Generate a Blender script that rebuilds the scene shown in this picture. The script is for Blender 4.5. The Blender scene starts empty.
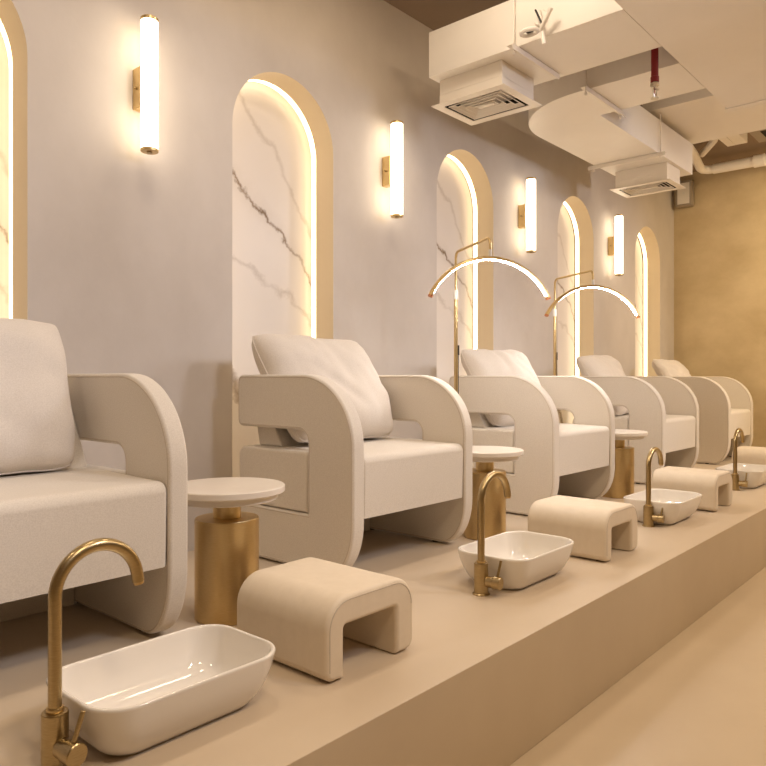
import bpy, bmesh, math, random
from mathutils import Vector, Matrix, noise
random.seed(4)
PI = math.pi
R = math.radians
SC = bpy.context.scene
COL = SC.collection
PZ = 0.36            # platform height
CZ = PZ + 0.80       # camera height
WY = 2.84            # face of the niche wall
EX = 8.215           # face of the end wall
CEIL = PZ + 3.085
EDGE = 1.12          # front edge of the platform

# ------------------------------------------------------------------ materials
def new_mat(name):
    m = bpy.data.materials.new(name); m.use_nodes = True
    nt = m.node_tree; b = nt.nodes['Principled BSDF']
    return m, nt, b

def noise_col(nt, b, c0, c1, scale, detail=6, rough=0.6, lo=0.3, hi=0.7, stretch=None):
    tc = nt.nodes.new('ShaderNodeTexCoord')
    n = nt.nodes.new('ShaderNodeTexNoise'); n.inputs['Scale'].default_value = scale
    n.inputs['Detail'].default_value = detail; n.inputs['Roughness'].default_value = rough
    if stretch:
        mp = nt.nodes.new('ShaderNodeMapping'); mp.inputs['Scale'].default_value = stretch
        nt.links.new(tc.outputs['Object'], mp.inputs['Vector']); nt.links.new(mp.outputs['Vector'], n.inputs['Vector'])
    else:
        nt.links.new(tc.outputs['Object'], n.inputs['Vector'])
    r = nt.nodes.new('ShaderNodeValToRGB')
    r.color_ramp.elements[0].position = lo; r.color_ramp.elements[0].color = (*c0, 1)
    r.color_ramp.elements[1].position = hi; r.color_ramp.elements[1].color = (*c1, 1)
    nt.links.new(n.outputs['Fac'], r.inputs['Fac']); nt.links.new(r.outputs['Color'], b.inputs['Base Color'])
    return tc, n, r

def add_bump(nt, b, scale, strength, dist=0.002, detail=3, stretch=None):
    tc = nt.nodes.new('ShaderNodeTexCoord')
    n = nt.nodes.new('ShaderNodeTexNoise'); n.inputs['Scale'].default_value = scale; n.inputs['Detail'].default_value = detail
    src = tc.outputs['Object']
    if stretch:
        mp = nt.nodes.new('ShaderNodeMapping'); mp.inputs['Scale'].default_value = stretch
        nt.links.new(src, mp.inputs['Vector']); src = mp.outputs['Vector']
    nt.links.new(src, n.inputs['Vector'])
    bp = nt.nodes.new('ShaderNodeBump'); bp.inputs['Strength'].default_value = strength; bp.inputs['Distance'].default_value = dist
    nt.links.new(n.outputs['Fac'], bp.inputs['Height']); nt.links.new(bp.outputs['Normal'], b.inputs['Normal'])

def plain(name, col, rough=0.5, metal=0.0, bump=None):
    m, nt, b = new_mat(name)
    b.inputs['Base Color'].default_value = (*col, 1); b.inputs['Roughness'].default_value = rough
    b.inputs['Metallic'].default_value = metal
    if bump: add_bump(nt, b, *bump)
    return m

def mottled(name, c0, c1, scale, rough, bump=None, metal=0.0, lo=0.3, hi=0.7, stretch=None, detail=6):
    m, nt, b = new_mat(name)
    noise_col(nt, b, c0, c1, scale, lo=lo, hi=hi, stretch=stretch, detail=detail)
    b.inputs['Roughness'].default_value = rough; b.inputs['Metallic'].default_value = metal
    if bump: add_bump(nt, b, *bump)
    return m

def emit(name, col, strength):
    m, nt, b = new_mat(name)
    b.inputs['Base Color'].default_value = (0.8, 0.8, 0.8, 1)
    b.inputs['Emission Color'].default_value = (*col, 1); b.inputs['Emission Strength'].default_value = strength
    return m

def fabric_mat(name, c0, c1):
    m, nt, b = new_mat(name)
    noise_col(nt, b, c0, c1, 260, detail=2, lo=0.35, hi=0.65)
    b.inputs['Roughness'].default_value = 0.92
    b.inputs['Sheen Weight'].default_value = 0.25; b.inputs['Sheen Roughness'].default_value = 0.5
    add_bump(nt, b, 420, 0.35, 0.0015, 2)
    return m

def marble_mat():
    # veins run along a slanting path, broken up by noise; the same slab in every niche
    m, nt, b = new_mat('marble')
    N = nt.nodes; L = nt.links
    tc = N.new('ShaderNodeTexCoord'); sep = N.new('ShaderNodeSeparateXYZ')
    L.new(tc.outputs['Object'], sep.inputs['Vector'])
    def math_(op, a, bb=None):
        n = N.new('ShaderNodeMath'); n.operation = op
        for i, v in enumerate((a, bb)):
            if v is None: continue
            if isinstance(v, (int, float)): n.inputs[i].default_value = v
            else: L.new(v, n.inputs[i])
        return n.outputs[0]
    nz = N.new('ShaderNodeTexNoise'); nz.inputs['Scale'].default_value = 3.2; nz.inputs['Detail'].default_value = 8
    nz.inputs['Roughness'].default_value = 0.62
    L.new(tc.outputs['Object'], nz.inputs['Vector'])
    nb = N.new('ShaderNodeTexNoise'); nb.inputs['Scale'].default_value = 5.0; nb.inputs['Detail'].default_value = 3
    L.new(tc.outputs['Object'], nb.inputs['Vector'])
    w = math_('MULTIPLY', math_('SUBTRACT', nz.outputs['Fac'], 0.5), 0.42)
    def vein(off, slope, width, power):
        d = math_('ADD', math_('ADD', sep.outputs['Z'], math_('MULTIPLY', sep.outputs['X'], slope)), -off)
        d = math_('ABSOLUTE', math_('ADD', d, w))
        v = math_('SUBTRACT', 1.0, math_('DIVIDE', d, width)); v = math_('MAXIMUM', v, 0.0)
        return math_('MULTIPLY', math_('POWER', v, power), math_('MULTIPLY', nb.outputs['Fac'], 1.5))
    # object z is height above platform, x is measured from the niche centre
    v = vein(1.70, 0.97, 0.024, 1.1)
    v = math_('ADD', v, math_('MULTIPLY', vein(1.70, 0.9, 0.13, 1.6), 0.16))
    v = math_('ADD', v, math_('MULTIPLY', vein(1.34, 0.55, 0.03, 1.0), 0.35))
    v = math_('ADD', v, math_('MULTIPLY', vein(2.12, 1.3, 0.04, 1.0), 0.35))
    v = math_('ADD', v, math_('MULTIPLY', vein(0.55, 1.2, 0.05, 0.8), 1.0))
    v = math_('MINIMUM', v, 1.0)
    r = N.new('ShaderNodeValToRGB')
    r.color_ramp.elements[0].color = (0.78, 0.72, 0.66, 1); r.color_ramp.elements[1].color = (0.25, 0.17, 0.10, 1)
    L.new(v, r.inputs['Fac']); L.new(r.outputs['Color'], b.inputs['Base Color'])
    b.inputs['Roughness'].default_value = 0.30; b.inputs['Specular IOR Level'].default_value = 0.14
    return m

M = dict(
    plaster=mottled('plaster', (0.56, 0.50, 0.44), (0.65, 0.59, 0.53), 1.7, 0.75, (7, 0.25, 0.01, 5), lo=0.32, hi=0.68, stretch=(1, 1, 0.7), detail=9),
    plaster_gold=mottled('golden_plaster', (0.50, 0.385, 0.22), (0.68, 0.55, 0.35), 1.5, 0.62, (6, 0.3, 0.01, 5), lo=0.3, hi=0.7, stretch=(1, 1, 1.5), detail=9),
    jamb=plain('niche_jamb', (0.80, 0.68, 0.50), 0.7),
    floor=mottled('microcement', (0.59, 0.485, 0.37), (0.67, 0.565, 0.44), 1.1, 0.38, (4, 0.08, 0.01, 4), lo=0.3, hi=0.7, detail=8),
    ceiling=mottled('painted_slab', (0.23, 0.165, 0.11), (0.29, 0.21, 0.145), 1.5, 0.85),
    duct=mottled('duct_paint', (0.82, 0.77, 0.70), (0.87, 0.82, 0.75), 2.0, 0.45, (3, 0.15, 0.01, 3)),
    duct_trim=plain('white_metal', (0.80, 0.74, 0.66), 0.4),
    dark=plain('duct_inside', (0.02, 0.018, 0.015), 0.9),
    fabric=fabric_mat('cream_boucle', (0.68, 0.62, 0.54), (0.76, 0.70, 0.62)),
    linen=fabric_mat('pillow_linen', (0.68, 0.61, 0.53), (0.76, 0.69, 0.61)),
    leather=mottled('cream_leather', (0.72, 0.62, 0.49), (0.76, 0.66, 0.53), 30, 0.55, (90, 0.12, 0.001, 3)),
    piping=plain('seam_piping', (0.58, 0.50, 0.41), 0.85),
    brass=mottled('brushed_brass', (0.62, 0.46, 0.22), (0.70, 0.53, 0.28), 60, 0.34, None, 1.0, stretch=(1, 1, 12)),
    brass_dark=mottled('aged_brass', (0.40, 0.30, 0.155), (0.50, 0.385, 0.21), 60, 0.30, None, 1.0, stretch=(1, 1, 10)),
    copper=plain('copper_cap', (0.62, 0.24, 0.10), 0.4, 0.7),
    ceramic=plain('glazed_ceramic', (0.83, 0.79, 0.74), 0.06),
    stone=mottled('table_stone', (0.74, 0.67, 0.59), (0.80, 0.74, 0.66), 6, 0.35),
    black=plain('black_plastic', (0.02, 0.018, 0.016), 0.4),
    white=plain('white_plastic', (0.80, 0.77, 0.72), 0.4),
    red=plain('red_pipe_paint', (0.22, 0.008, 0.012), 0.4),
    chrome=plain('sprinkler_metal', (0.65, 0.60, 0.52), 0.3, 1.0),
    led_warm=emit('warm_strip_light', (1.0, 0.79, 0.48), 4.2),
    led_tube=emit('opal_tube', (1.0, 0.84, 0.62), 6.5),
    led_white=emit('lamp_diffuser', (1.0, 0.93, 0.88), 115.0),
    grey=plain('grey_plastic', (0.36, 0.30, 0.23), 0.5),
)
M['marble'] = marble_mat()

# ------------------------------------------------------------------ mesh helpers
def obj(name, bm, mat, parent=None, loc=(0, 0, 0), smooth=True, angle=35, wn=True):
    me = bpy.data.meshes.new(name)
    bmesh.ops.recalc_face_normals(bm, faces=bm.faces)
    bm.to_mesh(me); bm.free()
    me.materials.append(M[mat] if isinstance(mat, str) else mat)
    if smooth:
        me.polygons.foreach_set('use_smooth', [True] * len(me.polygons))
        me.set_sharp_from_angle(angle=R(angle))
    o = bpy.data.objects.new(name, me); COL.objects.link(o); o.location = loc
    if parent: o.parent = parent
    if smooth and wn:
        w = o.modifiers.new('wn', 'WEIGHTED_NORMAL'); w.keep_sharp = True
    return o

def tag(o, label, cat, group=None, kind=None):
    o['label'] = label; o['category'] = cat
    if group: o['group'] = group
    if kind: o['kind'] = kind
    return o

def thing(name, label, cat, loc=(0, 0, 0), rz=0, group=None):
    o = bpy.data.objects.new(name, None); COL.objects.link(o)
    o.location = loc; o.rotation_euler = (0, 0, rz); o.empty_display_size = 0.1
    return tag(o, label, cat, group)

def struct(name, bm, mat, **k):
    o = obj(name, bm, mat, **k); o['kind'] = 'structure'; return o

def copy_tree(o, parent=None):
    c = o.copy(); COL.objects.link(c); c.parent = parent
    for ch in list(o.children): copy_tree(ch, c)
    return c

def prism(pts, axis, a0, a1, bevel=0.0, seg=3, bm=None):
    """extrude 2D polygon along axis; pts are (y,z) for x, (x,z) for y, (x,y) for z"""
    if bm is None: bm = bmesh.new()
    def P(p, a):
        return {'x': (a, p[0], p[1]), 'y': (p[0], a, p[1]), 'z': (p[0], p[1], a)}[axis]
    n = len(pts); layers = []
    if bevel > 0:
        for i in range(seg + 1):
            t = PI / 2 * i / seg
            layers.append((a0 + bevel * (1 - math.sin(t)), bevel * (1 - math.cos(t))))
        layers = layers[::-1]          # cap first
        layers = [(a, d) for a, d in layers]
        layers = sorted(layers)
        layers = layers + [(a1 - (a - a0), d) for a, d in layers[::-1]]
    else:
        layers = [(a0, 0), (a1, 0)]
    rings = [[bm.verts.new(P(p, a)) for p in (soften(pts, d) if d > 1e-7 else pts)] for a, d in layers]
    bm.faces.new(rings[0]); bm.faces.new(rings[-1][::-1])
    for A, B in zip(rings, rings[1:]):
        for i in range(n):
            bm.faces.new((A[i], B[i], B[(i + 1) % n], A[(i + 1) % n]))
    return bm

def soften(pts, d):
    """inset copy of a closed 2D outline (mitred)"""
    n = len(pts); out = []
    area = sum(pts[i][0] * pts[(i + 1) % n][1] - pts[(i + 1) % n][0] * pts[i][1] for i in range(n))
    s = 1 if area > 0 else -1
    for i in range(n):
        a, b, c = pts[i - 1], pts[i], pts[(i + 1) % n]
        e1 = Vector((b[0] - a[0], b[1] - a[1])).normalized(); e2 = Vector((c[0] - b[0], c[1] - b[1])).normalized()
        n1 = Vector((-e1.y, e1.x)) * s; n2 = Vector((-e2.y, e2.x)) * s
        k = max(0.35, 1 + n1.dot(n2))
        o = (n1 + n2) * (d / k)
        out.append((b[0] + o.x, b[1] + o.y))
    return out

def box(x0, x1, y0, y1, z0, z1, bevel=0.0, seg=2, bm=None):
    if bm is None: bm = bmesh.new()
    r = bmesh.ops.create_cube(bm, size=1)
    bmesh.ops.scale(bm, vec=(x1 - x0, y1 - y0, z1 - z0), verts=r['verts'])
    bmesh.ops.translate(bm, vec=((x0 + x1) / 2, (y0 + y1) / 2, (z0 + z1) / 2), verts=r['verts'])
    if bevel > 0:
        es = {e for v in r['verts'] for e in v.link_edges}
        bmesh.ops.bevel(bm, geom=list(es), offset=bevel, segments=seg, profile=0.5, affect='EDGES')
    return bm

def arc(cx, cy, rx, ry, a0, a1, n):
    return [(cx + rx * math.cos(R(a0 + (a1 - a0) * i / n)), cy + ry * math.sin(R(a0 + (a1 - a0) * i / n))) for i in range(n + 1)]

def lathe(prof, n=48, bm=None, cap=True):
    """prof: (r,z) list from bottom to top"""
    if bm is None: bm = bmesh.new()
    rings = []
    for r, z in prof:
        rings.append([bm.verts.new((r * math.cos(2 * PI * k / n), r * math.sin(2 * PI * k / n), z)) for k in range(n)])
    for a, b in zip(rings, rings[1:]):
        for k in range(n): bm.faces.new((a[k], a[(k + 1) % n], b[(k + 1) % n], b[k]))
    if cap:
        bm.faces.new(rings[0][::-1]); bm.faces.new(rings[-1])
    return bm

def tube(path, rad, n=16, closed=False, flat=None, bm=None):
    """sweep a circle (or ellipse flat=(ru,rv) with fixed up) along path"""
    if bm is None: bm = bmesh.new()
    pts = [Vector(p) for p in path]; rings = []
    ref = None
    for i, p in enumerate(pts):
        if closed: t = pts[(i + 1) % len(pts)] - pts[i - 1]
        else: t = pts[min(i + 1, len(pts) - 1)] - pts[max(i - 1, 0)]
        t.normalize()
        if ref is None:
            ref = Vector((0, 0, 1)) if abs(t.z) < 0.9 else Vector((0, 1, 0))
        u = t.cross(ref).normalized(); v = u.cross(t).normalized(); ref = v
        r = rad[i] if isinstance(rad, (list, tuple)) else rad
        rings.append([bm.verts.new(p + u * (r * math.cos(2 * PI * k / n)) + v * (r * math.sin(2 * PI * k / n))) for k in range(n)])
    m = len(rings)
    for i in range(m if closed else m - 1):
        a, b = rings[i], rings[(i + 1) % m]
        for k in range(n): bm.faces.new((a[k], a[(k + 1) % n], b[(k + 1) % n], b[k]))
    if not closed:
        bm.faces.new(rings[0][::-1]); bm.faces.new(rings[-1])
    return bm

def cyl(p0, p1, r, n=24, bevel=0.0):
    bm = bmesh.new(); p0 = Vector(p0); p1 = Vector(p1); d = p1 - p0
    prof = [(r, 0), (r, d.length)]
    if bevel: prof = [(r - bevel, 0), (r, bevel), (r, d.length - bevel), (r - bevel, d.length)]
    lathe(prof, n, bm)
    bmesh.ops.transform(bm, matrix=Matrix.Translation(p0) @ d.to_track_quat('Z', 'Y').to_matrix().to_4x4(), verts=bm.verts)
    return bm

# ------------------------------------------------------------------ room shell
struct('floor', box(-4, EX + 0.3, -3.5, WY + 0.5, -0.1, 0.0), 'floor', smooth=False)
pf = struct('raised_platform', box(-4, EX, EDGE, WY + 0.24, 0.0, PZ, 0.004, 2), 'floor', angle=30)
struct('ceiling', box(-4, EX + 0.3, -3.5, WY + 0.5, CEIL, CEIL + 0.1), 'ceiling', smooth=False)
struct('wall_end', box(EX, EX + 0.2, -3.5, WY + 0.5, 0, CEIL), 'plaster_gold', smooth=False)

NX = [0.812, 2.466, 4.115, 5.795, 7.443]     # niche centres
NW = 0.345                                  # half width
NTOP = PZ + 2.385
NSP = NTOP - NW                             # spring line
NB = PZ
def arch_pts(cx, r, n=28, bottom=NB):
    return [(cx + r, bottom)] + [(cx + r * math.cos(R(a)), NSP + r * math.sin(R(a))) for a in [180 * i / n for i in range(n + 1)]] + [(cx - r, bottom)]

def niche_wall():
    bm = bmesh.new()
    Y0, Y1 = WY, WY + 0.14
    def quad(pts, y): bm.faces.new([bm.verts.new((p[0], y, p[1])) for p in pts])
    for y in (Y0, Y1):
        xs = -4.0
        for cx in NX:
            quad([(xs, 0), (cx - NW, 0), (cx - NW, NSP), (xs, NSP)], y)
            quad([(xs, NSP), (cx - NW, NSP), (cx - NW, CEIL), (xs, CEIL)], y)
            quad([(cx - NW, 0), (cx + NW, 0), (cx + NW, NB), (cx - NW, NB)], y)
            a = arch_pts(cx, NW)[1:-1]
            for p, q in zip(a, a[1:]): quad([p, q, (q[0], CEIL), (p[0], CEIL)], y)
            xs = cx + NW
        quad([(xs, 0), (EX + 0.1, 0), (EX + 0.1, NSP), (xs, NSP)], y)
        quad([(xs, NSP), (EX + 0.1, NSP), (EX + 0.1, CEIL), (xs, CEIL)], y)
    bmesh.ops.remove_doubles(bm, verts=bm.verts, dist=0.0005)
    return bm
struct('wall_left', niche_wall(), 'plaster', smooth=False)
words = ['behind the nearest armchair', 'behind the second armchair from the camera',
         'behind the third armchair', 'second from the end wall',
         'closest to the golden end wall']
for i, cx in enumerate(NX):
    # reveal
    bm = bmesh.new(); a = arch_pts(0, NW)
    va = [bm.verts.new((p[0], 0, p[1])) for p in a]; vb = [bm.verts.new((p[0], 0.141, p[1])) for p in a]
    for k in range(len(a) - 1): bm.faces.new((va[k], va[k + 1], vb[k + 1], vb[k]))
    r = obj('trim_%d' % (i + 1), bm, 'jamb', loc=(cx, WY, 0), angle=50, wn=False); r['kind'] = 'structure'
    # light strip round the back of the reveal
    bm = bmesh.new(); a = arch_pts(0, NW + 0.001); b = arch_pts(0, NW + 0.012)
    for y0, y1 in ((0.1425, 0.178),):
        va = [bm.verts.new((p[0], y0, p[1])) for p in a]; vb = [bm.verts.new((p[0], y1, p[1])) for p in a]
        vc = [bm.verts.new((p[0], y0, p[1])) for p in b]; vd = [bm.verts.new((p[0], y1, p[1])) for p in b]
        for k in range(len(a) - 1):
            bm.faces.new((va[k], va[k + 1], vb[k + 1], vb[k])); bm.faces.new((vc[k], vc[k + 1], vd[k + 1], vd[k]))
            bm.faces.new((va[k], va[k + 1], vc[k + 1], vc[k])); bm.faces.new((vb[k], vb[k + 1], vd[k + 1], vd[k]))
    o = obj('light_strip', bm, 'led_warm', loc=(cx, WY, 0), angle=60, wn=False)
    tag(o, 'glowing warm light strip lining the niche ' + words[i], 'light strip', 'light strips in the arched niches')
    # marble slab
    bm = prism([(p[0], p[1] - PZ) for p in arch_pts(0, NW + 0.02)], 'y', 0, 0.02)
    o = obj('marble_panel', bm, 'marble', loc=(cx, WY + 0.198, PZ), smooth=False)
    tag(o, 'veined white marble slab in the niche ' + words[i], 'wall panel', 'marble slabs in the arched niches')

# ------------------------------------------------------------------ sconces
def make_sconce():
    t = thing('wall_sconce', '', 'wall light', group='tube sconces on the niche wall')
    # origin at wall face, mid-height
    obj('mount_box', box(-0.022, 0.022, -0.0635, -0.0005, -0.088, 0.088, 0.003), 'brass', t)
    obj('screw_knob', cyl((-0.022, -0.03, 0), (-0.032, -0.03, 0), 0.006, 12), 'brass_dark', t)
    bm = lathe([(0.034, -0.270), (0.036, -0.268), (0.036, 0.268), (0.034, 0.270)], 32)
    bmesh.ops.translate(bm, vec=(0, -0.10, 0), verts=bm.verts); obj('tube_shade', bm, 'led_tube', t)
    for s in (1, -1):
        z0, z1 = sorted((s * 0.2705, s * 0.284))
        bm = lathe([(0.035, z0), (0.037, z0 + 0.002), (0.037, z1 - 0.002), (0.035, z1)], 32)
        bmesh.ops.translate(bm, vec=(0, -0.10, 0), verts=bm.verts)
        c = obj('end_cap', bm, 'brass', t)
        z = s * 0.2845
        obj('finial', cyl((0, -0.10, z), (0, -0.10, z + s * 0.004), 0.012, 16), 'brass_dark', c)
    return t
sc_l = ['upright glowing tube sconce nearest the camera, left of the second arched niche',
        'upright glowing tube sconce between the second and third arched niches, left of the ceiling diffuser',
        'upright glowing tube sconce between the third and fourth arched niches, above the first standing lamp',
        'upright glowing tube sconce beside the last niche, smallest and nearest the end wall']
s0 = make_sconce()
for i, x in enumerate((1.617, 3.245, 4.832, 6.467)):
    s = s0 if i == 0 else copy_tree(s0)
    s.location = (x, WY, PZ + 0.8 + 1.243); s['label'] = sc_l[i]

# ------------------------------------------------------------------ armchairs
CW = 0.4125; PT = 0.066; CD = 0.73; CH = 0.815
def arm_profile():
    p = []
    p += arc(0.14, 0.23, 0.14, 0.222, 270, 180, 12)          # bottom front curve
    p += arc(0.30, 0.525, 0.30, 0.29, 180, 90, 18)           # big top front curve
    p += arc(CD - 0.03, CH - 0.03, 0.03, 0.03, 90, 0, 5)
    p += arc(CD - 0.03, 0.583 + 0.03, 0.03, 0.03, 0, -90, 5)
    p += arc(0.262 + 0.055, 0.583 - 0.055, 0.055, 0.055, 90, 180, 7)
    p += [(0.262, 0.237)]
    p += arc(CD - 0.02, 0.237 - 0.02, 0.02, 0.02, 90, 0, 3)
    p += arc(CD - 0.06, 0.008 + 0.06, 0.06, 0.06, 0, -90, 5)
    q = [p[0]]
    for a in p[1:]:
        if math.hypot(a[0] - q[-1][0], a[1] - q[-1][1]) > 1e-4: q.append(a)
    return q
def make_chair():
    t = thing('armchair', '', 'armchair', group='cream armchairs lined up on the platform')
    AP = arm_profile()
    for s in (-1, 1):
        a0, a1 = sorted((s * CW, s * (CW - PT)))
        bm = prism(AP, 'x', a0, a1, 0.011, 4)
        o = obj('arm_panel', bm, 'fabric', t, angle=60)
        ip = soften(AP, 0.0105)
        for x in (a0 + 0.0005, a1 - 0.0005):
            obj('piping', tube([(x, p[0], p[1]) for p in ip], 0.0022, 6, closed=True), 'piping', o, wn=False)
        for y in (0.2, 0.62):
            g = cyl((s * (CW - PT / 2), y, 0.0), (s * (CW - PT / 2), y, 0.009), 0.016, 16)
            obj('glide', g, 'black', t)
    # seat block between the arm panels, with side cushions showing in the cut-outs
    xi = CW - PT - 0.001
    sp = [(0.006 + 0.004, 0.240)] + arc(0.006 + 0.034, 0.492 - 0.034, 0.034, 0.034, 180, 90, 7) + [(0.42, 0.497), (CD - 0.03, 0.494), (CD - 0.03, 0.240)]
    st = obj('seat', prism(sp, 'x', -xi, xi, 0.014, 4), 'fabric', t, angle=50)
    obj('piping', tube([(-xi + 0.006, 0.013, 0.470), (0, 0.0125, 0.4705), (xi - 0.006, 0.013, 0.470)], 0.0015, 6), 'piping', st, wn=False)
    cp = [(0.266, 0.2405), (0.266, 0.478)] + arc(0.266 + 0.014, 0.492 - 0.014, 0.014, 0.014, 170, 90, 3) + arc(CD - 0.004 - 0.045, 0.492 - 0.045, 0.045, 0.045, 90, 0, 6) + arc(CD - 0.004 - 0.02, 0.2605, 0.02, 0.02, 0, -90, 3)
    for s in (-1, 1):
        a0, a1 = sorted((s * (xi + 0.001), s * (CW - 0.003)))
        obj('side_cushion', prism(cp, 'x', a0, a1, 0.012, 4), 'fabric', t, angle=50)
    # backrest, hidden mostly by the pillow
    bk = [(0.50, 0.494), (0.60, 0.494), (0.66, 0.494), (0.715, 0.745), (0.655, 0.755)]
    obj('backrest', prism(bk, 'x', -xi, xi, 0.01, 3), 'fabric', t, angle=50)
    obj('rear_panel', prism([(0.60, 0.004), (0.66, 0.004), (0.66, 0.235), (0.60, 0.235)], 'x', -xi, xi, 0.006, 2), 'fabric', t)
    return t

def pillow_mesh(w, h, T, seed, sag=0.0):
    bm = bmesh.new(); N = 34
    rnd = random.Random(seed)
    folds = [(rnd.uniform(-0.8, 0.8), rnd.uniform(-0.9, 0.9), rnd.uniform(0, PI), rnd.uniform(0.006, 0.015)) for _ in range(9)]
    off = Vector((seed * 3.1, seed * 1.7, 0))
    grids = []
    for side in (1, -1):
        g = {}
        for i in range(N + 1):
            for j in range(N + 1):
                u = -1 + 2 * i / N; v = -1 + 2 * j / N
                edge = (max(0, 1 - abs(u) ** 3.2) * max(0, 1 - abs(v) ** 3.2)) ** 0.46
                # edges pull inwards between pointed corners
                x = u * w / 2 * (1 - 0.03 * (1 - v * v)); y = v * h / 2 * (1 - 0.045 * (1 - u * u)); x *= 0.955 + 0.065 * v; cr = 1 - 0.075 * (abs(u) * abs(v)) ** 5; x *= cr; y *= cr
                z = side * T / 2 * edge * (1 - 0.12 * v)
                nz = noise.noise(Vector((u * 1.6, v * 1.6, side * 2.0)) + off) * 0.024 + noise.noise(Vector((u * 4.5, v * 3, side * 3.0)) + off) * 0.009
                f = 0
                for fx, fy, fa, fd in folds:
                    dx, dy = u - fx, v - fy
                    c = dx * math.cos(fa) + dy * math.sin(fa); s = -dx * math.sin(fa) + dy * math.cos(fa)
                    f -= fd * math.exp(-(s / 0.085) ** 2 - (c / 0.45) ** 2)
                z += side * (nz + f) * min(1, edge * 1.6)
                # radiating puckers close to the corners
                k = max(0, abs(u) + abs(v) - 1.25)
                z += side * 0.006 * k * math.sin(14 * math.atan2(1 - abs(v) + 0.02, 1 - abs(u) + 0.02)) * edge
                if side == -1 and (i in (0, N) or j in (0, N)): g[i, j] = grids[0][i, j]; continue
                g[i, j] = bm.verts.new((x, z, y + sag * (u * u - 0.4) * 0 + 0.012 * noise.noise(Vector((u * 2, side * 0.1, seed)))))
        grids.append(g)
        for i in range(N):
            for j in range(N):
                q = (g[i, j], g[i + 1, j], g[i + 1, j + 1], g[i, j + 1])
                bm.faces.new(q if side == -1 else q[::-1])
    seam = [grids[0][i, 0].co.copy() for i in range(N)] + [grids[0][N, j].co.copy() for j in range(N)] + \
           [grids[0][i, N].co.copy() for i in range(N, 0, -1)] + [grids[0][0, j].co.copy() for j in range(N, 0, -1)]
    return bm, seam
def make_pillow(loc, tilt, rz, roll, size, seed, label):
    t = thing('pillow', label, 'pillow', loc, rz, 'pillows leaning on the armchairs')
    bm, seam = pillow_mesh(size[0], size[1], size[2], seed)
    m = Matrix.Rotation(-tilt, 4, 'X') @ Matrix.Translation((0, 0, size[1] / 2)) @ Matrix.Rotation(roll, 4, 'Y')
    bmesh.ops.transform(bm, matrix=m, verts=bm.verts)
    lo = min(v.co.z for v in bm.verts)
    bmesh.ops.translate(bm, vec=(0, 0, -lo), verts=bm.verts)
    obj('pillow_cover', bm, 'linen', t, angle=180, wn=False)
    s = tube([m @ p + Vector((0, 0, -lo)) for p in seam], 0.0028, 6, closed=True)
    obj('seam', s, 'linen', t, wn=False)
    return t

CX = [0.822, 2.415, 4.045, 5.715, 7.365]; CY = [1.868, 1.912, 1.912, 1.912, 1.912]
ch_l = ['cream rounded-arm armchair nearest the camera, cut off by the left edge of the photo',
        'whole cream rounded-arm armchair between the first side table and the first standing lamp',
        'cream armchair in the middle of the row, beside the second side table',
        'bright cream armchair second from the end wall, behind the third side table',
        'cream armchair last in the row, against the golden end wall']
pi_l = ['large square pillow on the nearest armchair, cut off by the left edge',
        'plump linen pillow leaning on the second armchair from the camera',
        'creased pale pillow on the middle armchair, behind the first standing lamp',
        'pale pillow on the armchair behind the second standing lamp',
        'shaded beige pillow on the last armchair by the end wall']
c0 = make_chair()
for i, (x, y) in enumerate(zip(CX, CY)):
    c = c0 if i == 0 else copy_tree(c0)
    c.location = (x, y, PZ); c['label'] = ch_l[i]
pz = PZ + 0.493
make_pillow((CX[0] - 0.032, CY[0] + 0.43, pz), R(25), 0, R(0), (0.70, 0.555, 0.24), 1, pi_l[0])
make_pillow((CX[1] - 0.02, CY[1] + 0.385, pz), R(31), R(3), R(1.0), (0.755, 0.575, 0.24), 2, pi_l[1])
make_pillow((CX[2] + 0.00, CY[2] + 0.43, pz), R(27), R(-2), R(0), (0.73, 0.56, 0.23), 3, pi_l[2])
make_pillow((CX[3] - 0.03, CY[3] + 0.40, pz), R(34), R(3), R(-1), (0.72, 0.58, 0.22), 5, pi_l[3])
make_pillow((CX[4] - 0.04, CY[4] + 0.40, pz), R(34), R(2), R(1), (0.71, 0.58, 0.22), 6, pi_l[4])

# ------------------------------------------------------------------ foot stools
def make_stool():
    t = thing('footstool', '', 'footstool', group='arched footstools along the platform edge')
    W, H, D = 0.360, 0.222, 0.385
    p = [(0.0, 0.03)] + arc(0.085, H - 0.085, 0.085, 0.085, 180, 90, 9) + arc(W - 0.085, H - 0.085, 0.085, 0.085, 90, 0, 9) + \
        arc(W - 0.03, 0.034, 0.03, 0.03, 0, -90, 4) + [(W - 0.078, 0.004)] + \
        arc(W - 0.078 - 0.010, 0.142 - 0.010, 0.010, 0.010, 0, 90, 4) + arc(0.068 + 0.010, 0.142 - 0.010, 0.010, 0.010, 90, 180, 4) + \
        [(0.068, 0.004)] + arc(0.03, 0.034, 0.03, 0.03, 270, 190, 4)
    o = obj('stool_body', prism(p, 'y', 0, D, 0.014, 4), 'leather', t, angle=60)
    ip = soften(p, 0.013)[:21]
    for y in (0.0008, D - 0.0008):
        obj('piping', tube([(q[0], y, q[1]) for q in ip], 0.0020, 6), 'piping', t, wn=False)
    for x in (0.04, W - 0.045):
        for y in (0.05, D - 0.05): obj('glide', cyl((x, y, 0), (x, y, 0.005), 0.012, 12), 'black', t)
    return t
st_l = ['cream arched footstool nearest the camera, in front of the second armchair',
        'cream arched footstool between the second and third white basins',
        'cream arched footstool between the third and fourth white basins',
        'cream arched footstool farthest away, at the right edge of the photo']
st0 = make_stool()
for i, (x, y) in enumerate(((1.285, 1.323), (2.93, 1.30), (4.468, 1.305), (6.30, 1.33))):
    s = st0 if i == 0 else copy_tree(st0)
    s.location = (x, y, PZ); s['label'] = st_l[i]

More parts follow.
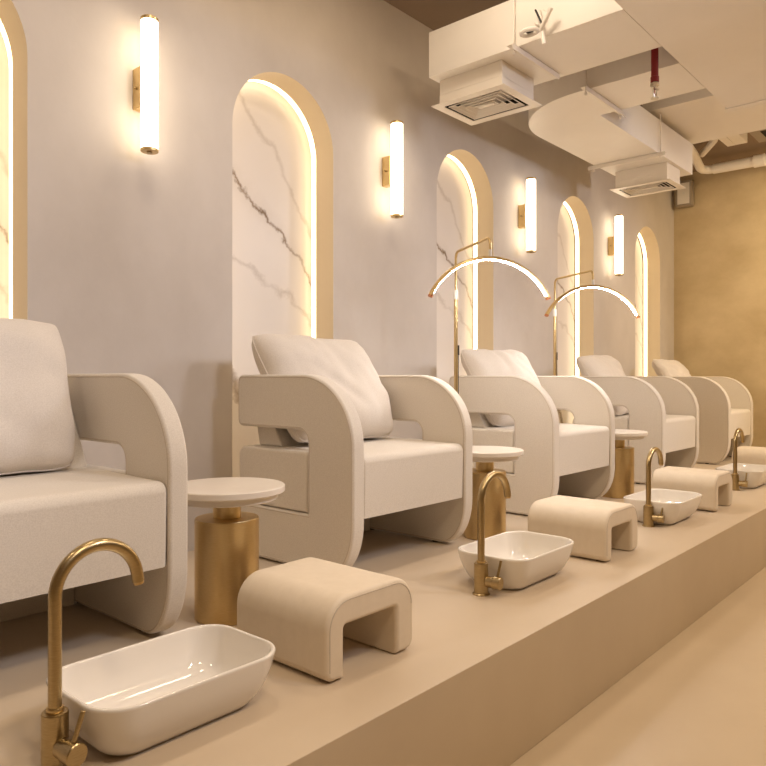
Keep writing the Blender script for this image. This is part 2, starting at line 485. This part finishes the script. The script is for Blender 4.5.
# ------------------------------------------------------------------ basins
def rrect(hx, hy, r, n=8):
    out = []
    for cx, cy, a in ((hx - r, hy - r, 0), (-hx + r, hy - r, 90), (-hx + r, -hy + r, 180), (hx - r, -hy + r, 270)):
        out += arc(cx, cy, r, r, a, a + 90, n)
    return out
def make_basin():
    t = thing('wash_basin', '', 'basin', group='white vessel basins on the platform')
    HX, HY = 0.242, 0.160
    prof = [(0.066, 0.0), (0.058, 0.003), (0.047, 0.014), (0.032, 0.035), (0.018, 0.065), (0.007, 0.10), (0.001, 0.132), (0.0, 0.137),
            (0.0015, 0.1405), (0.005, 0.142), (0.0085, 0.1405), (0.010, 0.137), (0.012, 0.128), (0.020, 0.09), (0.034, 0.05), (0.055, 0.028), (0.085, 0.020), (0.12, 0.017)]
    bm = bmesh.new(); rings = []
    for ins, z in prof:
        rr = max(0.03, 0.085 - ins * 0.45)
        ring = []
        for x, y in rrect(HX - ins, HY - ins, rr, 9):
            # rim dips a little in the middle of the long sides
            ring.append(bm.verts.new((x, y, z * 0.945 - (0.004 * (1 - min(1, abs(x) / HX) ** 2)) * (z / 0.142) ** 2)))
        rings.append(ring)
    for a, b in zip(rings, rings[1:]):
        n = len(a)
        for k in range(n): bm.faces.new((a[k], a[(k + 1) % n], b[(k + 1) % n], b[k]))
    bm.faces.new(rings[0][::-1]); bm.faces.new(rings[-1])
    obj('bowl', bm, 'ceramic', t, angle=80, wn=False)
    d = lathe([(0.028, 0.0172), (0.028, 0.019), (0.025, 0.0205), (0.018, 0.0205), (0.016, 0.0192), (0.004, 0.0198)], 28)
    obj('drain_cover', d, 'ceramic', t)
    return t
ba_l = ['white rounded-rectangular ceramic basin nearest the camera, beside the largest brass faucet',
        'white ceramic basin between the first and second footstools', 'white ceramic basin between the second and third footstools',
        'white ceramic basin farthest away, cut off by the right edge of the photo']
b0 = make_basin()
for i, (x, y) in enumerate(((0.927, 1.493), (2.504, 1.484), (4.09, 1.475), (5.79, 1.48))):
    s = b0 if i == 0 else copy_tree(b0)
    s.location = (x, y, PZ); s['label'] = ba_l[i]

# ------------------------------------------------------------------ faucets
def make_faucet():
    t = thing('basin_faucet', '', 'faucet', group='brass gooseneck faucets beside the basins')
    obj('flange', lathe([(0.032, 0.0), (0.032, 0.004), (0.029, 0.007)], 32), 'brass_dark', t)
    obj('body', lathe([(0.0265, 0.007), (0.0265, 0.113), (0.025, 0.116), (0.0165, 0.117)], 32), 'brass_dark', t)
    obj('collar', lathe([(0.0165, 0.117), (0.0175, 0.119), (0.0175, 0.123), (0.0165, 0.125)], 24), 'brass', t)
    r = 0.092
    path = [(0, 0, 0.124), (0, 0, 0.24), (0, 0, 0.335)] + [(r - r * math.cos(R(a)), 0, 0.342 + r * math.sin(R(a))) for a in range(0, 171, 8)]
    a = R(168 + 2); e = Vector(path[-1]); path.append(tuple(e + Vector((0.004, 0, -0.022))))
    sp = obj('spout', tube(path, 0.0135, 20), 'brass_dark', t, angle=60, wn=False)
    e2 = Vector(path[-1])
    obj('aerator', cyl(e2, e2 + Vector((0.0012, 0, -0.006)), 0.0115, 20), 'brass', sp)
    d = Vector((0.12, -0.993, 0)); zc = 0.050
    b = Vector((0, 0, zc))
    obj('valve_stub', cyl(b + d * 0.024, b + d * 0.048, 0.020, 24), 'brass_dark', t)
    k = obj('valve_knob', cyl(b + d * 0.049, b + d * 0.080, 0.0235, 28, 0.002), 'brass_dark', t)
    s = b + d * 0.066 + Vector((0, 0, 0.022))
    obj('lever', cyl(s, s + Vector((0.018, -0.004, 0.058)), 0.0052, 14, 0.001), 'brass_dark', t)
    return t
fa_l = ['brass gooseneck faucet nearest the camera, at the lower left corner of the photo',
        'brass gooseneck faucet beside the second basin, in front of the second side table',
        'brass gooseneck faucet beside the third basin from the camera',
        'smallest brass gooseneck faucet, in front of the last armchair']
f0 = make_faucet()
for i, (x, y) in enumerate(((0.651, 1.465), (2.222, 1.468), (3.838, 1.462), (5.478, 1.466))):
    s = f0 if i == 0 else copy_tree(f0)
    s.location = (x, y, PZ); s['label'] = fa_l[i]; s.scale = (1, 1, (1.02, 1.0, 0.94, 0.98)[i])

# ------------------------------------------------------------------ side tables
def make_table():
    t = thing('side_table', '', 'side table', group='round side tables between the armchairs')
    obj('base', lathe([(0.103, 0.0), (0.106, 0.003), (0.106, 0.328), (0.104, 0.332)], 64), 'brass', t)
    obj('neck', lathe([(0.046, 0.3325), (0.046, 0.3925)], 40), 'brass', t)
    obj('under_disc', lathe([(0.166, 0.393), (0.170, 0.396), (0.170, 0.4155)], 64), 'stone', t)
    obj('tabletop', lathe([(0.189, 0.416), (0.193, 0.420), (0.193, 0.437), (0.190, 0.440)], 72), 'stone', t)
    return t
ta_l = ['round stone-topped side table on a thick brass column beside the nearest armchair',
        'round stone-topped brass side table behind the second faucet',
        'farthest of the round brass side tables, between the third and fourth armchairs']
t0 = make_table()
for i, (x, y) in enumerate(((1.453, 1.975), (3.045, 1.99), (4.675, 1.99))):
    s = t0 if i == 0 else copy_tree(t0)
    s.location = (x, y, PZ); s['label'] = ta_l[i]

# ------------------------------------------------------------------ half-moon standing lamps
def make_lamp(px, py, ex, ey, ux, uy, label, half=0.30):
    t = thing('standing_lamp', label, 'floor lamp', (px, py, PZ), 0, 'half-moon standing lamps behind the armchairs')
    e = Vector((ex - px, ey - py, 0)); L = e.length; d = e.normalized(); q = Vector((-d.y, d.x, 0))
    base = bmesh.new()
    hw = 0.15
    pts = [(p[0], p[1]) for p in rrect(0.16, 0.16, 0.02, 4)]
    prism([((d * (p[0] - 0.02) + q * p[1]).x, (d * (p[0] - 0.02) + q * p[1]).y) for p in pts], 'z', 0.006, 0.016, 0.002, 1, base)
    obj('base_plate', base, 'brass', t)
    b2 = prism([((d * (p[0] * .985 - 0.02) + q * p[1] * .985).x, (d * (p[0] * .985 - 0.02) + q * p[1] * .985).y) for p in pts], 'z', 0.0, 0.006)
    obj('rubber_pad', b2, 'black', t)
    obj('lower_pole', lathe([(0.011, 0.016), (0.011, 1.245)], 20), 'brass', t)
    obj('collar', lathe([(0.014, 1.245), (0.015, 1.25), (0.015, 1.292), (0.013, 1.297)], 24), 'white', t)
    top = 1.512
    r = 0.035
    path = [Vector((0, 0, 1.297)), Vector((0, 0, 1.40)), Vector((0, 0, top - r))]
    path += [Vector((0, 0, top - r)) + d * (r - r * math.cos(R(a))) + Vector((0, 0, r * math.sin(R(a)))) for a in range(15, 91, 15)]
    path += [d * (L * 0.5) + Vector((0, 0, top))]
    path += [d * (L - r + r * math.sin(R(a))) + Vector((0, 0, top - r + r * math.cos(R(a)))) for a in range(0, 91, 15)]
    path += [d * L + Vector((0, 0, top - 0.062))]
    obj('bent_arm', tube(path, 0.0075, 14), 'brass', t, angle=60, wn=False)
    obj('swivel', cyl(d * L + Vector((0, 0, top - 0.062)), d * L + Vector((0, 0, top - 0.098)), 0.009, 16), 'white', t)
    # arc head
    u = Vector((ux, uy, 0)).normalized(); nrm = Vector((-u.y, u.x, 0))
    drop = 0.19; RR = (half * half + drop * drop) / (2 * drop); am = math.asin(half / RR)
    zt = top - 0.098
    c = d * L + Vector((0, 0, zt - RR - 0.013))
    def ring_sweep(sec, a0, a1, n=40):
        bm = bmesh.new(); rings = []
        for i in range(n + 1):
            a = a0 + (a1 - a0) * i / n
            rad = u * math.sin(a) + Vector((0, 0, math.cos(a)))
            rings.append([bm.verts.new(c + rad * (RR + s[1]) + nrm * s[0]) for s in sec])
        m = len(sec)
        for A, B in zip(rings, rings[1:]):
            for k in range(m): bm.faces.new((A[k], A[(k + 1) % m], B[(k + 1) % m], B[k]))
        bm.faces.new(rings[0][::-1]); bm.faces.new(rings[-1])
        return bm
    shell = [(-0.020, -0.002), (0.020, -0.002), (0.020, 0.006)] + arc(0, 0.006, 0.018, 0.010, 10, 170, 8) + [(-0.020, 0.006)]
    hd = obj('arc_shell', ring_sweep(shell, -am, am), 'brass', t, angle=60, wn=False)
    strip = [(-0.011, -0.0025), (-0.009, -0.0045), (0.009, -0.0045), (0.011, -0.0025)]
    obj('light_diffuser', ring_sweep(strip, -am * 0.97, am * 0.97), 'led_white', hd, angle=60, wn=False)
    for s in (-1, 1):
        a = sorted((s * (am + 0.001), s * (am + 0.022)))
        obj('end_cap', ring_sweep(arc(0, 0.003, 0.022, 0.0125, 0, 330, 11), a[0], a[1], 2), 'copper', hd, angle=60, wn=False)
    side = u * 0.014
    obj('switch', cyl(side + Vector((0, 0, 0.93)), side + Vector((0, 0, 0.985)), 0.0065, 10), 'black', t)
    obj('cable', tube([side * 1.0 + Vector((0, 0, 0.93)), side * 1.05 + Vector((0, 0, 0.7)), side + Vector((0, 0, 0.4)), side + Vector((0, 0, 0.03))], 0.0022, 8), 'black', t, wn=False)
    return t
make_lamp(3.30, 2.35, 3.065, 1.97, 0.79, -0.613, 'slim brass standing lamp with a glowing half-moon head, nearer of the two', 0.308)
make_lamp(4.68, 2.46, 4.455, 2.065, 0.79, -0.613, 'slim brass standing lamp with a glowing half-moon head, farther of the two', 0.322)

# ------------------------------------------------------------------ ceiling ducts
ZB = PZ + 0.8 + 1.70      # underside of the ducts
def bracket(name, p0, p1, label, ztop, which, rod_inset=0.04):
    """hanger channel under a duct with a drop rod at each end"""
    t = thing(name, label, 'bracket', (*p0, ZB), 0, 'hanger rails under the ducts')
    d = Vector((p1[0] - p0[0], p1[1] - p0[1], 0)); L = d.length; d.normalize(); q = Vector((-d.y, d.x, 0))
    sec = [(-0.02, -0.003), (0.02, -0.003), (0.02, -0.007), (-0.014, -0.007), (-0.014, -0.030), (-0.02, -0.030)]
    bm = bmesh.new()
    A = [bm.verts.new(q * s[0] + Vector((0, 0, s[1]))) for s in sec]; B = [bm.verts.new(d * L + q * s[0] + Vector((0, 0, s[1]))) for s in sec]
    for k in range(6): bm.faces.new((A[k], A[(k + 1) % 6], B[(k + 1) % 6], B[k]))
    bm.faces.new(A[::-1]); bm.faces.new(B)
    obj('rail', bm, 'duct_trim', t, smooth=False)
    for a in which:
        p = d * (rod_inset if a == 0 else L - rod_inset)
        obj('rod', cyl(p + Vector((0, 0, -0.045)), p + Vector((0, 0, ztop - ZB)), 0.005, 10), 'duct_trim', t)
        obj('nut', cyl(p + Vector((0, 0, -0.040)), p + Vector((0, 0, -0.030)), 0.010, 6), 'duct_trim', t)
    return t

# main duct running along the aisle
md = thing('supply_duct', 'widest boxed duct, running along the room at the upper right corner', 'duct', (0, 0, ZB), 0, 'boxed air ducts under the ceiling')
obj('duct_run', box(-3.5, 4.80, 0.20, 1.335, 0, 0.26, 0.004), 'duct', md)
obj('end_flange', box(4.80, 4.87, 0.19, 1.345, -0.006, 0.266, 0.003), 'duct', md)
# branch 1
d1 = thing('branch_duct', 'boxed duct nearest the camera, reaching towards the wall above the larger diffuser', 'duct', (0, 0, ZB), 0, 'boxed air ducts under the ceiling')
obj('duct_run', box(3.20, 3.69, 1.3355, 2.467, 0, 0.257, 0.004), 'duct', d1)
obj('neck', box(3.441 - 0.168, 3.441 + 0.168, 2.237 - 0.207, 2.237 + 0.207, -0.0850, -0.0005, 0.002), 'duct_trim', d1)
# branch 2 : elbow then a run along the wall
d2 = thing('elbow_duct', 'boxed duct with a rounded elbow, carrying the smaller, farther diffuser', 'duct', (0, 0, ZB), 0, 'boxed air ducts under the ceiling')
pl = [(3.945, 1.336)] + arc(3.945 + 0.56, 2.49 - 0.56, 0.56, 0.56, 180, 90, 16) + [(6.18, 2.49), (6.18, 1.985), (4.39, 1.985), (4.39, 1.336)]
obj('duct_run', prism(pl, 'z', 0, 0.257, 0.004, 2), 'duct', d2, angle=30)
obj('neck', box(5.82 - 0.145, 5.82 + 0.145, 2.225 - 0.21, 2.225 + 0.21, -0.0850, -0.0005, 0.002), 'duct_trim', d2)
# cross duct above, farther away
d3 = thing('cross_duct', 'wide flat duct crossing overhead beyond the end of the widest duct', 'duct', (0, 0, 0), 0, 'boxed air ducts under the ceiling')
obj('duct_run', box(5.33, 6.33, -1.5, 2.08, PZ + 0.8 + 2.0, PZ + 0.8 + 2.2, 0.004), 'duct', d3)
bracket('hanger_rail', (3.145, 1.905), (3.64, 1.905), 'white rail under the nearest duct, close to the larger diffuser', CEIL, (0,))
bracket('hanger_rail', (3.88, 1.86), (4.45, 1.86), 'white rail crossing under the elbow duct before its bend', CEIL, (0, 1))
bracket('hanger_rail', (5.41, 2.54), (5.41, 1.93), 'white rail under the elbow duct beside the smaller diffuser', PZ + 2.795, (0, 1))

def diffuser(cx, cy, hx, hy, label):
    t = thing('air_diffuser', label, 'air vent', (cx, cy, PZ + 0.8 + 1.55), 0, 'square ceiling air diffusers')
    def frame(x0, y0, z0, x1, y1, z1, th):
        """frustum ring: outer-low edge to inner-high edge"""
        bm = bmesh.new()
        def ring(a, b, z): return [bm.verts.new(p) for p in ((-a, -b, z), (a, -b, z), (a, b, z), (-a, b, z))]
        A = ring(x0, y0, z0); B = ring(x1, y1, z1); C = ring(x1, y1, z1 + th); D = ring(x0, y0, z0 + th)
        for P, Q in ((A, B), (B, C), (C, D), (D, A)):
            for k in range(4): bm.faces.new((P[k], P[(k + 1) % 4], Q[(k + 1) % 4], Q[k]))
        return bm
    m = 0.052
    obj('flange', frame(hx, hy, 0, hx - m, hy - m, 0.0, 0.004), 'duct_trim', t, smooth=False)
    bm = bmesh.new(); nx, ny = hx - 0.035, hy - 0.035
    for a, b2 in ((nx, ny), (nx - 0.004, ny - 0.004)):
        v = [bm.verts.new(p) for p in ((-a, -b2, 0.0045), (a, -b2, 0.0045), (a, b2, 0.0045), (-a, b2, 0.0045), (-a, -b2, 0.0645), (a, -b2, 0.0645), (a, b2, 0.0645), (-a, b2, 0.0645))]
        for k in range(4): bm.faces.new((v[k], v[(k + 1) % 4], v[4 + (k + 1) % 4], v[4 + k]))
    obj('collar', bm, 'duct_trim', t, smooth=False)
    n = 4
    ax, ay = hx - m, hy - m
    obj('throat', box(-ax - 0.002, ax + 0.002, -ay - 0.002, ay + 0.002, 0.080, 0.084), 'dark', t, smooth=False)
    obj('throat_wall', frame(ax + 0.004, ay + 0.004, 0.004, ax + 0.0041, ay + 0.0041, 0.0042, 0.076), 'dark', t, smooth=False)
    step = min(ax, ay) / (n + 0.55)
    for i in range(n):
        o0 = step * (0.55 + i)
        b = frame(ax - o0, ay - o0, 0.0, ax - o0 - 0.005, ay - o0 - 0.005, 0.0, 0.0015)
        lv = obj('louver', frame(ax - o0, ay - o0, 0.0016, ax - o0 - step * 0.65, ay - o0 - step * 0.65, 0.0016 + step * 0.42, 0.0006), 'duct_trim', t, smooth=False)
        obj('louver_lip', b, 'duct_trim', lv, smooth=False)
    o0 = step * (n + 0.1)
    obj('centre_plate', box(-(ax - o0), ax - o0, -(ay - o0), ay - o0, 0.001, 0.004), 'duct_trim', t, smooth=False)
diffuser(3.441, 2.237, 0.203, 0.242, 'larger white square air diffuser, under the nearest duct')
diffuser(5.82, 2.225, 0.180, 0.245, 'smaller white air diffuser, under the far elbow duct')

# red sprinkler drop
t = thing('fire_sprinkler', 'red pipe dropping between the ducts to a metal sprinkler head', 'sprinkler', (3.83, 1.425, PZ + 0.8 + 1.53))
obj('pipe', cyl((0, 0, 0.075), (0, 0, 0.78), 0.019, 24), 'red', t)
obj('coupling', cyl((0, 0, 0.055), (0, 0, 0.085), 0.022, 24, 0.002), 'red', t)
obj('fitting', lathe([(0.014, 0.030), (0.023, 0.036), (0.023, 0.050), (0.016, 0.0545)], 6), 'chrome', t)
obj('wrench_boss', box(-0.038, 0.038, -0.010, 0.010, 0.020, 0.0295, 0.002), 'chrome', t)
for s in (-1, 1):
    obj('frame_arm', tube([(s * 0.018, 0, 0.020), (s * 0.025, 0, 0.004), (s * 0.018, 0, -0.014), (0, 0, -0.026)], 0.0035, 8), 'chrome', t, wn=False)
obj('glass_bulb', cyl((0, 0, -0.022), (0, 0, 0.0195), 0.003, 10), 'red', t)
obj('deflector', cyl((0, 0, -0.033), (0, 0, -0.029), 0.021, 20), 'chrome', t)

# small painted spot bracket on the side of the nearest duct
t = thing('pipe_clamp', 'cream clamp with a ring and a tilted arm on the side of the nearest duct', 'clamp', (3.19, 1.755, ZB + 0.055))
def at(y, z, x=0.0): return (x, y, z)
obj('mounting_plate', cyl((0.008, 0, 0.045), (-0.006, 0, 0.045), 0.038, 24, 0.003), 'duct', t)
obj('stem', cyl((-0.012, 0.0, 0.07), (-0.03, -0.035, -0.11), 0.010, 16), 'duct', t)
obj('ring', tube([(-0.050 + 0.030 * math.cos(a), 0.035 + 0.042 * math.sin(a), -0.035) for a in [2 * PI * k / 20 for k in range(20)]], 0.011, 10, closed=True), 'duct', t, wn=False)
obj('rubber_pad', box(-0.068, -0.032, 0.022, 0.056, -0.030, -0.026), 'black', t)
obj('tilted_arm', cyl((-0.03, -0.01, -0.04), (-0.05, -0.085, 0.045), 0.011, 14), 'duct', t)
obj('lever', cyl((-0.03, 0.012, 0.075), (-0.045, -0.03, -0.01), 0.005, 10), 'black', t)

# painted pipes near the end wall
t = thing('ceiling_pipe', 'cream painted pipe crossing in front of the end wall under the ceiling', 'pipe', (7.75, 0, PZ + 0.8 + 2.15))
obj('pipe_run', cyl((0, -1.5, 0), (0, 2.28, 0), 0.05, 24), 'duct', t)
obj('pipe_elbow', tube([(0, 2.28, 0), (-0.01, 2.33, 0.0), (-0.06, 2.37, 0.0), (-0.14, 2.37, 0.0), (-0.7, 2.25, -0.03), (-1.34, 2.14, -0.06)], 0.042, 16), 'duct', t, wn=False)
obj('coupling', cyl((0, 1.80, 0), (0, 1.90, 0), 0.060, 24), 'duct', t)
t = thing('ceiling_pipe', 'short cream pipe branching up to the slab beside the crossing pipe', 'pipe', (7.28, 2.25, PZ + 0.8 + 2.185))
obj('pipe_run', tube([(0.0, 0.0, 0.0), (-0.08, -0.07, 0.02), (-0.19, -0.17, 0.05), (-0.22, -0.20, 0.09)], 0.032, 14), 'duct', t, wn=False)
obj('pipe_cap', cyl((-0.22, -0.20, 0.088), (-0.22, -0.20, 0.099), 0.045, 16), 'duct', t)
t = thing('ceiling_beam', 'cream boxed channel under the slab, beside the crossing pipe and the slotted grille', 'beam', (6.62, 1.80, PZ + 0.8 + 2.16))
obj('channel', box(0, 0.50, 0, 0.10, 0, 0.124, 0.003), 'duct', t)
obj('channel_lip', box(0, 0.50, 0.102, 0.17, 0.0, 0.03), 'duct', t)
t = thing('slot_grille', 'small dark slotted grille in a grey frame under the ceiling at the right edge', 'air vent', (7.2, 1.45, PZ + 0.8 + 2.235))
obj('frame', box(-0.22, 0.24, -0.50, 0.33, 0, 0.0495, 0.003), 'grey', t)
obj('slot', box(-0.10, 0.12, -0.45, 0.24, -0.004, -0.0005), 'dark', t)

# grey box on the end wall
t = thing('wall_speaker', 'small square grey box on the end wall near the corner, below the far duct', 'speaker', (EX, 2.70, PZ + 0.8 + 2.04))
obj('housing', box(-0.11, -0.012, -0.085, 0.085, -0.14, 0.14, 0.006), 'grey', t)
obj('bracket', box(-0.012, -0.0005, -0.03, 0.03, -0.10, 0.10), 'grey', t)
obj('front_panel', box(-0.114, -0.1105, -0.065, 0.065, -0.115, 0.115, 0.001), 'duct', t)
obj('sensor', cyl((-0.1145, -0.005, 0.0), (-0.12, -0.005, 0.0), 0.014, 16), 'white', t)

# ------------------------------------------------------------------ light
w = bpy.data.worlds.new('world'); SC.world = w; w.use_nodes = True
w.node_tree.nodes['Background'].inputs['Color'].default_value = (1.0, 0.58, 0.24, 1)
w.node_tree.nodes['Background'].inputs['Strength'].default_value = 0.17
def area(name, loc, rot, sx, sy, power, col):
    l = bpy.data.lights.new(name, 'AREA'); l.shape = 'RECTANGLE'; l.size = sx; l.size_y = sy
    l.energy = power; l.color = col
    o = bpy.data.objects.new(name, l); COL.objects.link(o); o.location = loc; o.rotation_euler = rot; return o
def spot(name, loc, aim, power, col, size, blend, soft):
    l = bpy.data.lights.new(name, 'SPOT'); l.energy = power; l.color = col
    l.spot_size = R(size); l.spot_blend = blend; l.shadow_soft_size = soft
    o = bpy.data.objects.new(name, l); COL.objects.link(o); o.location = loc
    o.rotation_euler = (Vector(aim) - Vector(loc)).to_track_quat('-Z', 'Y').to_euler(); return o
# unseen white spots added over the aisle to wash the niche wall and seats
for x in (-0.3, 1.4, 3.1, 4.8, 6.5):
    spot('wall_wash_fill', (x + 0.55, -0.5, 2.75), (x - 0.40, 2.4, 1.50), 125 if x < 0 else 92, (0.88, 0.89, 1.0), 74, 0.7, 0.22)
# warm ceiling downlights over the platform
for x in (-0.5, 1.2, 2.6):
    area('ceiling_downlight', (x, 1.75, CEIL - 0.04), (0, 0, 0), 0.35, 0.35, 10, (1.0, 0.82, 0.62))
for x in (0.5, 2.5, 4.9, 6.9):  # added out of view: warm fill for the floor and platform riser
    area('aisle_fill', (x, -0.35, CEIL - 0.04), (R(12), 0, 0), 0.4, 0.4, 26, (1.0, 0.77, 0.50))
area('end_wall_fill', (7.0, 0.6, CEIL - 0.3), (0, R(-35), 0), 0.3, 0.3, 46, (1.0, 0.78, 0.48))  # extra unseen lamp, tilted to brighten the end wall

# ------------------------------------------------------------------ camera
cam = bpy.data.cameras.new('camera'); co = bpy.data.objects.new('camera', cam); COL.objects.link(co)
co.location = (0, 0, CZ); co.rotation_euler = (R(90), 0, R(41.3 - 90))
cam.sensor_width = 36; cam.lens = 36 * 712 / 766; cam.shift_y = -5 / 766; cam.clip_start = 0.05
SC.camera = co
vs = SC.view_settings
vs.view_transform = 'Standard'; vs.look = 'None'; vs.gamma = 1; vs.use_curve_mapping = False; vs.exposure = 0.0
